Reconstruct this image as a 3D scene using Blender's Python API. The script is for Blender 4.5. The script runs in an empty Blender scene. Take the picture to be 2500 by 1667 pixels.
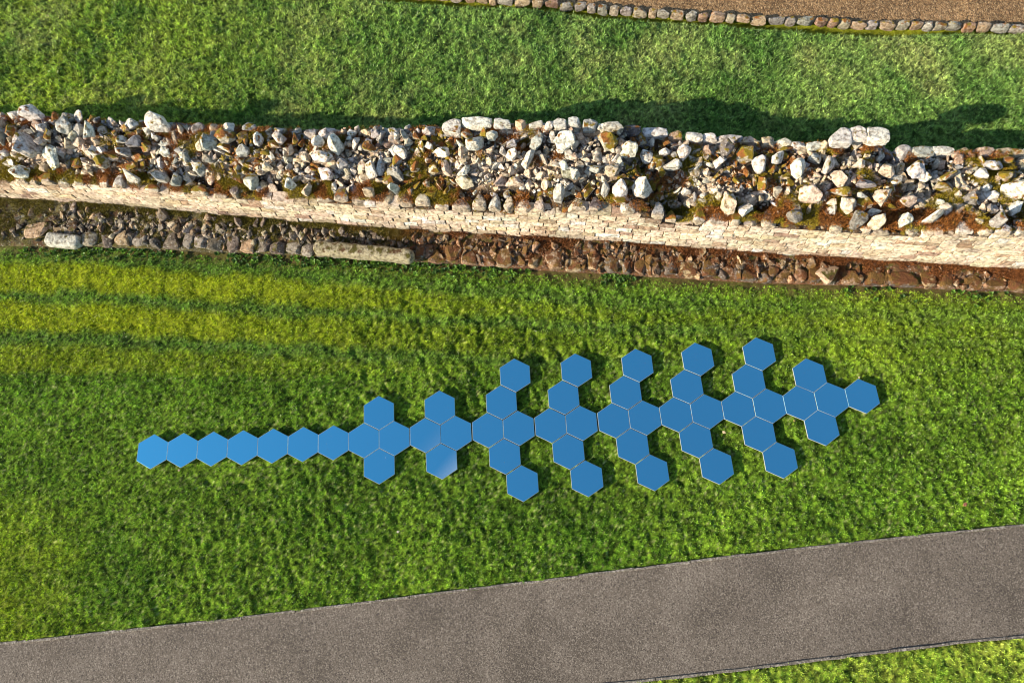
import bpy, bmesh, math, random
import numpy as np
from mathutils import Matrix, Vector
R = math.radians
# ------------------------------------------------------------------ camera, sky, sun
sc = bpy.context.scene
col = sc.collection
CAM_H = 11.984; TA = 0.29364; TB = 0.046905; F = 1733.0
cd = bpy.data.cameras.new("camera"); cam = bpy.data.objects.new("camera", cd); col.objects.link(cam)
cam.matrix_world = Matrix.Translation((0, 0, CAM_H)) @ Matrix.Rotation(TB, 4, 'Y') @ Matrix.Rotation(TA, 4, 'X')
cd.sensor_width = 36.0; cd.lens = 36.0 * F / 2500.0; cd.clip_end = 2000; cd.clip_start = 0.05
sc.camera = cam
SUN_AZ = R(24.0)      # direction the shadows run, from +X towards +Y
SUN_EL = R(23.0)
w = bpy.data.worlds.new("World"); sc.world = w; w.use_nodes = True
nt = w.node_tree; nt.nodes.clear()
sky = nt.nodes.new("ShaderNodeTexSky"); sky.sky_type = 'NISHITA'; sky.sun_disc = False
sky.sun_elevation = SUN_EL
sdir = Vector((-math.cos(SUN_AZ) * math.cos(SUN_EL), -math.sin(SUN_AZ) * math.cos(SUN_EL), math.sin(SUN_EL)))
sky.sun_rotation = math.atan2(sdir.x, sdir.y)
sky.air_density = 1.0; sky.dust_density = 0.6; sky.ozone_density = 1.6
bg = nt.nodes.new("ShaderNodeBackground"); bg.inputs[1].default_value = 0.112
out = nt.nodes.new("ShaderNodeOutputWorld")
nt.links.new(sky.outputs[0], bg.inputs[0]); nt.links.new(bg.outputs[0], out.inputs[0])
sl = bpy.data.lights.new("sun", 'SUN'); sl.energy = 5.0; sl.angle = R(0.5); sl.color = (1.0, 0.88, 0.69)
so = bpy.data.objects.new("sun", sl); col.objects.link(so)
so.rotation_euler = sdir.to_track_quat('Z', 'Y').to_euler(); so.location = sdir * 60
sc.view_settings.view_transform = 'Standard'; sc.view_settings.look = 'None'
sc.view_settings.exposure = 1.18; sc.view_settings.gamma = 1.0
sc.cycles.pixel_filter_type = 'BLACKMAN_HARRIS'; sc.cycles.filter_width = 1.1
sc.render.resolution_x = 1024; sc.render.resolution_y = 682

# ------------------------------------------------------------------ survey helpers
ca, sa, cb, sb = math.cos(TA), math.sin(TA), math.cos(TB), math.sin(TB)
def G(px, py, z=0.0):
    """survey point of the photograph -> place on the level plane z"""
    x = (np.asarray(px, float) - 1250) / F; y = -(np.asarray(py, float) - 833.5) / F
    Y = ca * y + sa; Z = sa * y - ca
    X = cb * x + sb * Z; Z = -sb * x + cb * Z
    k = (CAM_H - z) / -Z
    return X * k, Y * k
def PJ(X, Y, Z=0.0):
    Z = Z - CAM_H
    x = cb * X - sb * Z; z = sb * X + cb * Z
    y = ca * Y + sa * z; z2 = -sa * Y + ca * z
    return 1250 + F * x / -z2, 833.5 - F * y / -z2
rng = np.random.default_rng(7)
_tab = np.random.default_rng(11).random((256, 256))
_tab3 = np.random.default_rng(12).random((64, 64, 64))
def vn(x, y, s=1.0, seed=0):
    x = x / s + seed * 17.31; y = y / s + seed * 5.77
    i = np.floor(x).astype(int); j = np.floor(y).astype(int)
    f = x - i; g = y - j; f = f * f * (3 - 2 * f); g = g * g * (3 - 2 * g)
    i0 = i & 255; i1 = (i + 1) & 255; j0 = j & 255; j1 = (j + 1) & 255
    return ((_tab[i0, j0] * (1 - f) + _tab[i1, j0] * f) * (1 - g) + (_tab[i0, j1] * (1 - f) + _tab[i1, j1] * f) * g)
def fbm(x, y, s, o=3, seed=0):
    a = 0; t = 0; w_ = 1.0
    for k in range(o):
        a = a + w_ * vn(x, y, s / 2 ** k, seed + k * 3); t += w_; w_ *= 0.55
    return a / t
def vn3(p, s=1.0, seed=0):
    q = p / s + seed * 7.13; i = np.floor(q).astype(int); f = q - i; f = f * f * (3 - 2 * f)
    r = 0
    for a in (0, 1):
        for b in (0, 1):
            for c in (0, 1):
                wgt = (f[:, 0] if a else 1 - f[:, 0]) * (f[:, 1] if b else 1 - f[:, 1]) * (f[:, 2] if c else 1 - f[:, 2])
                r = r + wgt * _tab3[(i[:, 0] + a) & 63, (i[:, 1] + b) & 63, (i[:, 2] + c) & 63]
    return r
def sm(a, b, x): t = np.clip((x - a) / (b - a), 0, 1); return t * t * (3 - 2 * t)
def srgb(r, g, b): return np.array([((c / 255 + 0.055) / 1.055) ** 2.4 if c > 10 else c / 255 / 12.92 for c in (r, g, b)])

def mesh_np(name, V, Fc, C=None, mat=None, parent=None, smooth=False, loc=None):
    V = np.asarray(V, np.float32); Fc = np.asarray(Fc, np.int32)
    if loc is not None: V = V - np.asarray(loc, np.float32)
    me = bpy.data.meshes.new(name); n = Fc.shape[1]
    me.vertices.add(len(V)); me.vertices.foreach_set("co", V.ravel())
    me.loops.add(Fc.size); me.loops.foreach_set("vertex_index", Fc.ravel())
    me.polygons.add(len(Fc)); me.polygons.foreach_set("loop_start", np.arange(0, Fc.size, n, dtype=np.int32))
    me.polygons.foreach_set("use_smooth", np.full(len(Fc), smooth))
    if C is not None:
        at = me.color_attributes.new("tint", 'FLOAT_COLOR', 'POINT'); at.data.foreach_set("color", np.asarray(C, np.float32).ravel())
    me.update(calc_edges=True)
    if mat: me.materials.append(mat)
    o = bpy.data.objects.new(name, me); col.objects.link(o)
    if loc is not None: o.location = loc
    if parent is not None:
        o.parent = parent
        o.matrix_parent_inverse = Matrix.Translation(-parent.location)
    return o
def tag(o, label=None, cat=None, group=None, kind=None):
    if label: o["label"] = label
    if cat: o["category"] = cat
    if group: o["group"] = group
    if kind: o["kind"] = kind
    return o
def empty(name, loc):
    o = bpy.data.objects.new(name, None); col.objects.link(o); o.location = loc; o.empty_display_size = 0.2
    return o

# ------------------------------------------------------------------ materials
def newmat(name):
    m = bpy.data.materials.new(name); m.use_nodes = True; nt = m.node_tree; nt.nodes.clear()
    o = nt.nodes.new("ShaderNodeOutputMaterial"); p = nt.nodes.new("ShaderNodeBsdfPrincipled"); nt.links.new(p.outputs[0], o.inputs[0])
    return m, nt, p, o
def N(nt, t, **k):
    n = nt.nodes.new(t)
    for a, b in k.items(): setattr(n, a, b)
    return n
def noise(nt, vec, scale, detail=3, rough=0.55):
    n = N(nt, "ShaderNodeTexNoise"); n.inputs["Scale"].default_value = scale; n.inputs["Detail"].default_value = detail
    n.inputs["Roughness"].default_value = rough; nt.links.new(vec, n.inputs["Vector"]); return n.outputs[0]
def ramp(nt, fac, a, b, ca_=(0, 0, 0, 1), cb_=(1, 1, 1, 1)):
    r = N(nt, "ShaderNodeValToRGB"); r.color_ramp.elements[0].position = a; r.color_ramp.elements[1].position = b
    r.color_ramp.elements[0].color = ca_; r.color_ramp.elements[1].color = cb_; nt.links.new(fac, r.inputs[0]); return r.outputs[0]
def mix(nt, fac, a, b, mode='MIX'):
    m = N(nt, "ShaderNodeMix", data_type='RGBA', blend_type=mode)
    for s, v in ((m.inputs[0], fac), (m.inputs[6], a), (m.inputs[7], b)):
        if hasattr(v, "links"): nt.links.new(v, s)
        elif isinstance(v, (int, float)): s.default_value = v
        else: s.default_value = tuple(v) + ((1,) if len(v) == 3 else ())
    return m.outputs[2]
def math_(nt, op, a, b):
    m = N(nt, "ShaderNodeMath", operation=op)
    for i, v in enumerate((a, b)):
        if hasattr(v, "links"): nt.links.new(v, m.inputs[i])
        else: m.inputs[i].default_value = v
    return m.outputs[0]

def mat_blades(name, trans=0.3, spec=0.35):
    m, nt, p, o = newmat(name)
    a = N(nt, "ShaderNodeAttribute", attribute_name="tint")
    nt.links.new(a.outputs["Color"], p.inputs["Base Color"]); p.inputs["Roughness"].default_value = 0.42
    p.inputs["Specular IOR Level"].default_value = spec
    t = N(nt, "ShaderNodeBsdfTranslucent"); nt.links.new(a.outputs["Color"], t.inputs[0])
    ms = N(nt, "ShaderNodeMixShader"); ms.inputs[0].default_value = trans
    nt.links.new(p.outputs[0], ms.inputs[1]); nt.links.new(t.outputs[0], ms.inputs[2]); nt.links.new(ms.outputs[0], o.inputs[0])
    return m
M_grass = mat_blades("grass_blades"); M_mossf = mat_blades("moss_fuzz", 0.15, 0.15); M_weed = mat_blades("weed_leaves", 0.3, 0.4)

def mat_stone(name, mossy=1.0, bump=0.6, m0=(0.24, 0.17, 0.012), m1=(0.27, 0.10, 0.022)):
    m, nt, p, o = newmat(name)
    g = N(nt, "ShaderNodeNewGeometry"); pos = g.outputs["Position"]
    a = N(nt, "ShaderNodeAttribute", attribute_name="tint")
    n1 = noise(nt, pos, 16, 5, 0.65); n2 = noise(nt, pos, 55, 4, 0.7); n3 = noise(nt, pos, 5.5, 3)
    c = mix(nt, 1.0, a.outputs["Color"], ramp(nt, n1, 0.34, 0.56, (0.36, 0.31, 0.26, 1), (1.22, 1.20, 1.17, 1)), 'MULTIPLY')
    c = mix(nt, math_(nt, 'MULTIPLY', ramp(nt, n2, 0.56, 0.66), 0.55), c, (0.09, 0.08, 0.075))
    c = mix(nt, math_(nt, 'MULTIPLY', ramp(nt, noise(nt, pos, 34, 3, 0.6), 0.6, 0.66), 0.5), c, (0.62, 0.60, 0.54))
    sep = N(nt, "ShaderNodeSeparateXYZ"); nt.links.new(g.outputs["Normal"], sep.inputs[0])
    up = math_(nt, 'MULTIPLY', sep.outputs[2], 0.16)
    mm = math_(nt, 'ADD', math_(nt, 'ADD', noise(nt, pos, 7.5, 5, 0.62), up), math_(nt, 'MULTIPLY', a.outputs["Alpha"], 0.42))
    mask = math_(nt, 'MULTIPLY', ramp(nt, mm, 0.80, 0.87), mossy)
    mc = mix(nt, ramp(nt, n3, 0.46, 0.56), m0, m1)
    mc = mix(nt, ramp(nt, n2, 0.35, 0.65), mix(nt, 1.0, mc, (0.5, 0.5, 0.5), 'MULTIPLY'), mc)
    c = mix(nt, mask, c, mc)
    nt.links.new(c, p.inputs["Base Color"]); p.inputs["Roughness"].default_value = 0.85; p.inputs["Specular IOR Level"].default_value = 0.25
    b = N(nt, "ShaderNodeBump"); b.inputs["Strength"].default_value = bump; b.inputs["Distance"].default_value = 0.045
    nt.links.new(math_(nt, 'ADD', n1, math_(nt, 'MULTIPLY', n2, 0.5)), b.inputs["Height"]); nt.links.new(b.outputs[0], p.inputs["Normal"])
    return m
M_stone = mat_stone("limestone", 1.0, 0.9); M_face = mat_stone("squared_facing", 0.25, 0.3)
M_foot = mat_stone("footing_stone", 1.0, 0.8, (0.10, 0.085, 0.014), (0.10, 0.05, 0.02)); M_rust = mat_stone("rust_moss_stone", 1.0, 0.8, (0.14, 0.075, 0.018), (0.13, 0.05, 0.018))

def mat_ground():
    m, nt, p, o = newmat("turf_soil")
    g = N(nt, "ShaderNodeNewGeometry"); pos = g.outputs["Position"]
    a = N(nt, "ShaderNodeAttribute", attribute_name="tint")
    n1 = noise(nt, pos, 30, 5, 0.7)
    c = mix(nt, 1.0, a.outputs["Color"], ramp(nt, n1, 0.3, 0.7, (0.45, 0.45, 0.45, 1), (1.5, 1.45, 1.4, 1)), 'MULTIPLY')
    nt.links.new(c, p.inputs["Base Color"]); p.inputs["Roughness"].default_value = 0.95; p.inputs["Specular IOR Level"].default_value = 0.1
    b = N(nt, "ShaderNodeBump"); b.inputs["Strength"].default_value = 0.7; b.inputs["Distance"].default_value = 0.02
    nt.links.new(n1, b.inputs["Height"]); nt.links.new(b.outputs[0], p.inputs["Normal"])
    return m
M_ground = mat_ground()

def mat_aggregate(name, c0, c1, light, dark, scale, big, bumpd, vs=0.5):
    m, nt, p, o = newmat(name)
    g = N(nt, "ShaderNodeNewGeometry"); pos = g.outputs["Position"]
    base = mix(nt, ramp(nt, noise(nt, pos, big, 5, 0.6), 0.35, 0.65), c0, c1)
    v = N(nt, "ShaderNodeTexVoronoi"); v.inputs["Scale"].default_value = scale; nt.links.new(pos, v.inputs["Vector"])
    sepc = N(nt, "ShaderNodeSeparateColor"); nt.links.new(v.outputs["Color"], sepc.inputs[0])
    c = mix(nt, ramp(nt, sepc.outputs[0], 0.55, 1.0), base, light)
    c = mix(nt, ramp(nt, sepc.outputs[1], 0.6, 0.95), c, dark)
    n = noise(nt, pos, scale * 0.35, 4, 0.7)
    c = mix(nt, vs, c, mix(nt, 1.0, c, ramp(nt, n, 0.3, 0.7, (0.4, 0.4, 0.4, 1), (1.7, 1.7, 1.7, 1)), 'MULTIPLY'))
    c = mix(nt, 1.0, c, ramp(nt, noise(nt, pos, 0.7, 4, 0.6), 0.3, 0.7, (0.84, 0.83, 0.82, 1), (1.14, 1.13, 1.12, 1)), 'MULTIPLY')
    c = mix(nt, math_(nt, 'MULTIPLY', ramp(nt, noise(nt, pos, 3.2, 5, 0.75), 0.69, 0.73), 0.6), c, (0.035, 0.055, 0.015))
    nt.links.new(c, p.inputs["Base Color"]); p.inputs["Roughness"].default_value = 0.9; p.inputs["Specular IOR Level"].default_value = 0.2
    b = N(nt, "ShaderNodeBump"); b.inputs["Strength"].default_value = 0.8; b.inputs["Distance"].default_value = bumpd
    nt.links.new(math_(nt, 'ADD', n, math_(nt, 'MULTIPLY', v.outputs["Distance"], -0.6)), b.inputs["Height"]); nt.links.new(b.outputs[0], p.inputs["Normal"])
    return m
M_path = mat_aggregate("worn_tarmac", (0.082, 0.067, 0.052), (0.125, 0.104, 0.083), (0.22, 0.19, 0.155), (0.045, 0.036, 0.03), 80, 1.3, 0.003, 0.22)
M_gravel = mat_aggregate("brown_gravel", (0.165, 0.095, 0.040), (0.235, 0.140, 0.064), (0.34, 0.23, 0.12), (0.07, 0.04, 0.02), 45, 2.0, 0.03, 0.8)
M_conc = mat_aggregate("weathered_concrete", (0.10, 0.088, 0.07), (0.16, 0.14, 0.115), (0.30, 0.27, 0.23), (0.07, 0.06, 0.05), 60, 4.0, 0.004)

# ------------------------------------------------------------------ lines surveyed from the photograph
ZK = lambda x: np.interp(x, [-12, -3, 1, 5, 9, 12], [0.88, 0.84, 0.72, 0.58, 0.50, 0.50])   # level of the lawn behind the wall
def line(pts, z, up=False):
    X, Y = G([p[0] for p in pts], [p[1] for p in pts], z); X = np.array(X); Y = np.array(Y)
    if up:
        for _ in range(6): X, Y = G([p[0] for p in pts], [p[1] for p in pts], z + ZK(X))
    s0 = (Y[1] - Y[0]) / (X[1] - X[0]); s1 = (Y[-1] - Y[-2]) / (X[-1] - X[-2])
    X = np.concatenate([[X[0] - 60], X, [X[-1] + 60]]); Y = np.concatenate([[Y[0] - 60 * s0], Y, [Y[-1] + 60 * s1]])
    return lambda x: np.interp(x, X, Y)
Yf = line([(0, 478), (274, 499), (640, 533), (929, 555), (1240, 573), (1474, 586), (1644, 600), (1840, 615), (2130, 634), (2310, 645), (2500, 657)], 0.25)
Ffr = line([(0, 598), (274, 604), (640, 619), (929, 634), (1240, 653), (1474, 667), (1840, 688), (2200, 700), (2500, 713)], 0.10)
ZBX = np.array([-12, -10, -7, -5, -3, -2.0, -1.2, 0.2, 1.2, 1.8, 3.0, 4.4, 4.6, 5.55, 5.65, 7, 9, 12])
ZBZ = np.array([1.25, 1.3, 1.4, 1.45, 1.5, 1.6, 1.72, 1.78, 1.72, 1.5, 1.42, 1.42, 1.5, 1.5, 1.3, 1.3, 1.3, 1.3])
Zb = lambda x: np.interp(x, ZBX, ZBZ)
ZFX = np.array([-12, -10.4, -8.1, -5.2, -2.96, -0.62, 0.6, 1.7, 2.3, 3.7, 5.7, 7, 8.2, 12])
ZFZ = np.array([0.85, 0.87, 0.97, 1.05, 1.22, 1.2, 1.38, 1.42, 1.18, 1.32, 1.3, 1.46, 1.52, 1.52])
Zf = lambda x: np.interp(x, ZFX, ZFZ)
_bp = [(0, 279), (300, 288), (600, 306), (850, 307), (1100, 300), (1250, 296), (1350, 293), (1500, 308), (1600, 328), (1840, 342), (2020, 343), (2150, 345), (2170, 368), (2500, 372)]
_bx = []; _by = []
for a_, b_ in _bp:
    z_ = 1.5
    for _ in range(8):
        X_, Y_ = G(a_, b_, z_); z_ = float(Zb(X_))
    _bx.append(float(X_)); _by.append(float(Y_))
_bx = np.array([-30] + _bx + [30]); _by = np.array([_by[0] + (-30 - _bx[1]) * -0.05 * 1.0] + _by + [_by[-1] - 0.05 * (30 - _bx[-1])])
Yb = lambda x: np.interp(x, _bx, _by)
CAV = [(float(G(a, b, 1.25)[0]), float(G(a, b, 1.25)[1]), c, d) for a, b, c, d in ((1622, 470, .34, .30), (1640, 500, .30, .30), (372, 447, .14, .26), (468, 452, .14, .26), (668, 462, .15, .26), (1862, 505, .16, .26), (2468, 540, .18, .3), (165, 375, .18, .25), (1290, 380, .13, .2), (1568, 415, .2, .28), (980, 440, .15, .2), (2060, 395, .12, .2), (760, 340, .12, .2), (1480, 330, .16, .2))]
def surf(X, Y):
    v = (Y - Yf(X)) / (Yb(X) - Yf(X)); zf = Zf(X); zb = Zb(X)
    prof = np.interp(v, [0, 0.22, 0.50, 0.85, 1.0], [-0.12, -0.04, 0.60, 0.88, 0.95])
    cav = 0
    for cx, cy, r_, d_ in CAV: cav = cav + d_ * np.exp(-((X - cx) ** 2 / r_ ** 2 + (Y - cy) ** 2 / (r_ * 0.7) ** 2))
    return zf + (zb - zf) * prof - cav + 0.20 * (fbm(X, Y, 0.45, 3, 4) - 0.5) * sm(0.0, 0.25, v)
# lawn edge by the upper track, the kerb stones, the path
Led = line([(895, 0), (967, 7), (1105, 16), (1300, 22), (1453, 46), (1657, 58), (1810, 68), (1938, 78), (2096, 88), (2137, 93), (2270, 84), (2500, 84)], 0.02, True)
Kst = line([(1180, -8), (1351, 5), (1494, 19), (1626, 27), (1744, 36), (1856, 41), (2014, 49), (2142, 54), (2280, 57), (2438, 63), (2500, 66)], 0.04, True)
Pup = line([(0, 1567), (290, 1536), (625, 1500), (1240, 1424), (1600, 1378), (1950, 1335), (2250, 1304), (2500, 1279)], 0.0)
Plo = line([(1520, 1668), (1800, 1639), (2080, 1602), (2350, 1570), (2500, 1557)], 0.0)

# ------------------------------------------------------------------ ground
def lump(X, Y):
    px, py = PJ(X, Y)
    front = (Y < Ffr(X))
    rough = np.where(front, 0.38 + 0.62 * sm(750, 1250, px + (py - 700) * 0.9), 1.0)
    b = 0.050 * (fbm(X, Y, 0.55, 2, 1) - 0.5) + rough * (0.030 * (fbm(X, Y * 0.6, 0.17, 2, 5) - 0.5))
    b = b + (0.15 + 0.85 * rough) * (0.032 * (vn(X + 0.3 * Y, (Y - 0.3 * X) * 0.5, 0.075, 9) - 0.5) + 0.035 * (vn(X, Y, 0.055, 19) - 0.5))
    return b
_fr = np.random.default_rng(17); FEET = []
for _ in range(16):
    a_, b_ = _fr.uniform(250, 2300), _fr.uniform(770, 1330); th = _fr.uniform(-0.6, 0.6) + (math.pi if _fr.random() < .5 else 0); x_, y_ = map(float, G(a_, b_))
    for i_ in range(int(_fr.integers(5, 12))):
        sd_ = 0.11 if i_ % 2 else -0.11
        FEET.append((x_ - math.sin(th) * sd_, y_ + math.cos(th) * sd_, th + _fr.normal(0, .15))); x_ += math.cos(th) * 0.62; y_ += math.sin(th) * 0.62; th += _fr.normal(0, 0.12)
for _ in range(70):
    x_, y_ = map(float, G(_fr.uniform(850, 1600), _fr.uniform(780, 960))); FEET.append((x_, y_, _fr.uniform(0.8, 2.4)))
def dents(X, Y):
    d = np.zeros(len(X))
    for fx, fy, th in FEET:
        k = np.nonzero((np.abs(X - fx) < 0.25) & (np.abs(Y - fy) < 0.25))[0]
        if len(k):
            u = (X[k] - fx) * math.cos(th) + (Y[k] - fy) * math.sin(th); v = -(X[k] - fx) * math.sin(th) + (Y[k] - fy) * math.cos(th)
            d[k] += np.exp(-((u / 0.13) ** 4 + (v / 0.05) ** 4))
    return d
def gz(X, Y):
    z = lump(X, Y) - 0.030 * dents(X, Y)
    # under the tiles the turf is pressed flat; path and track lie in shallow beds
    z = np.where((Y < Pup(X) - 0.02) & (Y > Plo(X) + 0.0), -0.06, z)
    d = Y - Led(X)
    z = np.where(d > 0, z * 0.3 - 0.19 * sm(0.0, 0.08, d), z)
    z = np.where(Y > Kst(X) + 0.05, -0.16, z)
    z = z; px, py = PJ(X, Y)
    z = np.where((Y > Ffr(X) - 0.35) & (Y < Yf(X)), z * 0.7, z)
    inw = (Y > Ffr(X) + 0.08) & (Y < Yb(X) - 0.08)
    z = np.where(inw, -0.05, z)
    bk = sm(-0.1, 0.1, Y - (Yf(X) + Yb(X)) / 2) * (1 - sm(14, 30, Y)); z = z + ZK(X) * bk
    # turf pressed down round the tiles
    flat = ((px > 300) & (px < 2180) & (py > 800) & (py < 1240))
    z = np.where(flat, np.minimum(z, 0.022), z)
    return z
G0 = np.array([0.075, 0.12, 0.012])
def lawn_colour(X, Y, n):
    px, py = PJ(X, Y)
    CH = np.clip(1 + 2.0 * (vn(X, Y, 0.030, 77) - 0.5) + 0.3 * (vn(X, Y, 0.11, 78) - 0.5), 0.25, 2.2)[:, None]
    C = np.empty((len(X), 3))
    front = Y < (Yf(X) + Yb(X)) / 2
    # front lawn
    big = fbm(X, Y, 1.6, 3, 21)[:, None]; mid = fbm(X, Y, 0.35, 3, 31)[:, None]; r = n[:, None]
    cA = np.array([0.048, 0.100, 0.008]); cB = np.array([0.120, 0.185, 0.016]); cD = np.array([0.20, 0.22, 0.08])
    t = np.clip(0.52 + 1.1 * (big - 0.5) + 0.7 * (mid - 0.5) + 0.9 * (r - 0.5), 0, 1)
    cf = cA * (1 - t) + cB * t
    cf = cf * (1 + 0.16 * (vn(X * 0.18, Y + 0.04 * X, 0.16, 57) - 0.5) + 0.22 * (vn(X * 0.10, Y - 0.06 * X, 0.45, 58) - 0.5))[:, None]
    cf = np.where(r > 0.93, cD, cf)
    # mowing strips; sun sheen on the turf to the west painted in yellow
    c1 = np.interp(px, [0, 319, 638, 903, 1249, 2500], [640, 655, 677, 698, 735, 800])
    c2 = np.interp(px, [0, 319, 638, 903, 1249, 2500], [708, 716, 740, 758, 775, 840])
    c3 = np.interp(px, [0, 319, 638, 903, 1249, 2500], [734, 745, 769, 783, 800, 850])
    c4 = np.interp(px, [0, 319, 638, 903, 1249, 2500], [803, 816, 834, 850, 870, 900])
    c5 = np.interp(px, [0, 319, 638, 903, 1249, 2500], [836, 848, 868, 880, 890, 900])
    c6 = np.interp(px, [0, 319, 638, 903, 1249, 2500], [905, 910, 915, 915, 915, 915])
    wv = 16 * (fbm(X, Y, 0.3, 3, 3) - 0.5) * 2
    pyw = py + wv
    band = lambda a, b: sm(a - 15, a + 13, pyw) * (1 - sm(b - 13, b + 15, pyw))
    fade = 1 - sm(-200, 1650, px + 120 * (big[:, 0] - 0.5))
    yel = (band(c1, c2) * 1.0 + band(c3, c4) * 1.0 + band(c5, c6) * 0.6) * fade
    yel = yel + 0.45 * (1 - sm(0, 330, px)) * sm(1150, 1350, py) * (0.4 + mid[:, 0])
    yel = yel + 0.30 * (band(c1, c2) + 0.5 * band(c3, c4)) * (1 - sm(1200, 2300, px)) + 0.25 * sm(1500, 2300, px) * (1 - sm(800, 1000, py)) * big[:, 0] * 1.6
    yel = np.clip(yel, 0, 1)[:, None] * np.clip(0.62 + 0.5 * mid, 0, 1) 
    yc = np.array([0.235, 0.262, 0.010]) * (0.75 + 0.5 * r)
    cf = cf * (1 - yel) + yc * yel
    dk = (0.5 + 0.6 * mid) * np.clip(band(c2, c3) + band(c4, c5) + band(c1 - 34, c1) * 0.9, 0, 1)[:, None]
    cf = cf * (1 - 0.55 * dk) + 0.55 * dk * (np.array([0.065, 0.115, 0.022]) * (0.7 + 0.8 * r))
    # back lawn, cooler, longer, with straw
    t = np.clip(0.58 + 1.0 * (fbm(X, Y, 1.1, 3, 41) - 0.5) + 0.9 * (fbm(X, Y, 0.25, 2, 43) - 0.5) + 0.9 * (n - 0.5), 0, 1)[:, None]
    west = (1 - sm(200, 1300, px))[:, None]
    bA = np.array([0.045, 0.105, 0.018]); bB = np.array([0.12, 0.19, 0.045]) * (1 - west) + np.array([0.155, 0.21, 0.022]) * west
    cbk = (bA * (1 - t) + bB * t) * np.array([1.15, 1.05, 1.15])
    st = np.clip((fbm(X, Y, 0.7, 4, 51) - 0.50) * 1.8 + (sm(1500, 2400, px) * (1 - sm(150, 330, py))) * 0.35, 0, 0.7) * (0.3 + 0.9 * (np.random.default_rng(5).random(len(X))))
    st = np.clip(st, 0, 1)[:, None]
    cbk = cbk * (1 - st) + np.array([0.27, 0.26, 0.10]) * st
    lo = (py > 1540) & (px > 1200)
    cv = np.array([0.10, 0.17, 0.014]) * (1 - t) + np.array([0.24, 0.27, 0.04]) * t
    C = np.where(front[:, None], cf, cbk); C = np.where((lo & (Y < Plo(X)))[:, None], cv, C)
    return C * (CH * (1 - 0.6 * yel) + 0.6 * yel) * np.array([1.90, 2.03, 1.8]) * (1 - 0.12 * yel)
xs = np.concatenate([np.array([-150, -90, -55, -35, -24, -18, -14.5]), np.arange(-13, 12.0, 0.035), np.array([13, 16, 22, 35, 60, 100, 150])])
ys = np.concatenate([np.array([-150, -90, -50, -28, -16, -9, -5]), np.arange(-3.2, 13.4, 0.035), np.array([15, 18, 24, 36, 60, 100, 150])])
XX, YY = np.meshgrid(xs, ys); X1 = XX.ravel(); Y1 = YY.ravel()
far = (X1 < -13.2) | (X1 > 12.2) | (Y1 < -3.3) | (Y1 > 13.5)
Z1 = np.where(far & ~((Y1 > Kst(X1)) | ((Y1 < Pup(X1)) & (Y1 > Plo(X1)))), 0.0, gz(X1, Y1))
n1 = np.random.default_rng(3).random(len(X1))
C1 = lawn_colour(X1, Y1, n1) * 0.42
soil = np.array([0.075, 0.062, 0.020])
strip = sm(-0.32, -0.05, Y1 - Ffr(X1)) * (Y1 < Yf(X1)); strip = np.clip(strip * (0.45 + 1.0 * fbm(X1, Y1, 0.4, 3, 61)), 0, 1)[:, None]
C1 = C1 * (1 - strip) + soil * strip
C1 = np.where((Y1 > Led(X1) + 0.02)[:, None], np.array([0.16, 0.18, 0.012]) * (0.5 + fbm(X1, Y1, 0.25, 3, 62))[:, None], C1)
Cg = np.ones((len(X1), 4)); Cg[:, :3] = C1
ny, nx = XX.shape; idx = np.arange(nx * ny).reshape(ny, nx)
Fq = np.stack([idx[:-1, :-1], idx[:-1, 1:], idx[1:, 1:], idx[1:, :-1]], -1).reshape(-1, 4)
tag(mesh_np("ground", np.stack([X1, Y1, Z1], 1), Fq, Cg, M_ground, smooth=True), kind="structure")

def strip_mesh(name, f0, f1, x0, x1, z, mat, step=0.12, zn=0.0, rows=14, seed=0):
    xs = np.arange(x0, x1 + step, step); V = []
    for j in range(rows + 1):
        t = j / rows; y = f0(xs) * (1 - t) + f1(xs) * t
        V.append(np.stack([xs, y, z + zn * (fbm(xs, y, 0.45, 3, seed) - 0.5)], 1))
    V = np.concatenate(V); n = len(xs); idx = np.arange(n * (rows + 1)).reshape(rows + 1, n)
    Fq = np.stack([idx[:-1, :-1], idx[:-1, 1:], idx[1:, 1:], idx[1:, :-1]], -1).reshape(-1, 4)
    return tag(mesh_np(name, V, Fq, None, mat, smooth=True), kind="structure")
strip_mesh("path", lambda x: Plo(x) + 0.036, lambda x: Pup(x) - 0.040, -60, 60, -0.004, M_path, 0.25, 0.012, 16, 3)
trk = strip_mesh("track", lambda x: Kst(x) + 0.06, lambda x: Kst(x) + 7.0, -60, 60, -0.10, M_gravel, 0.1, 0.05, 60, 8)
for v_ in trk.data.vertices: v_.co.z += float(ZK(v_.co.x))

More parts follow.
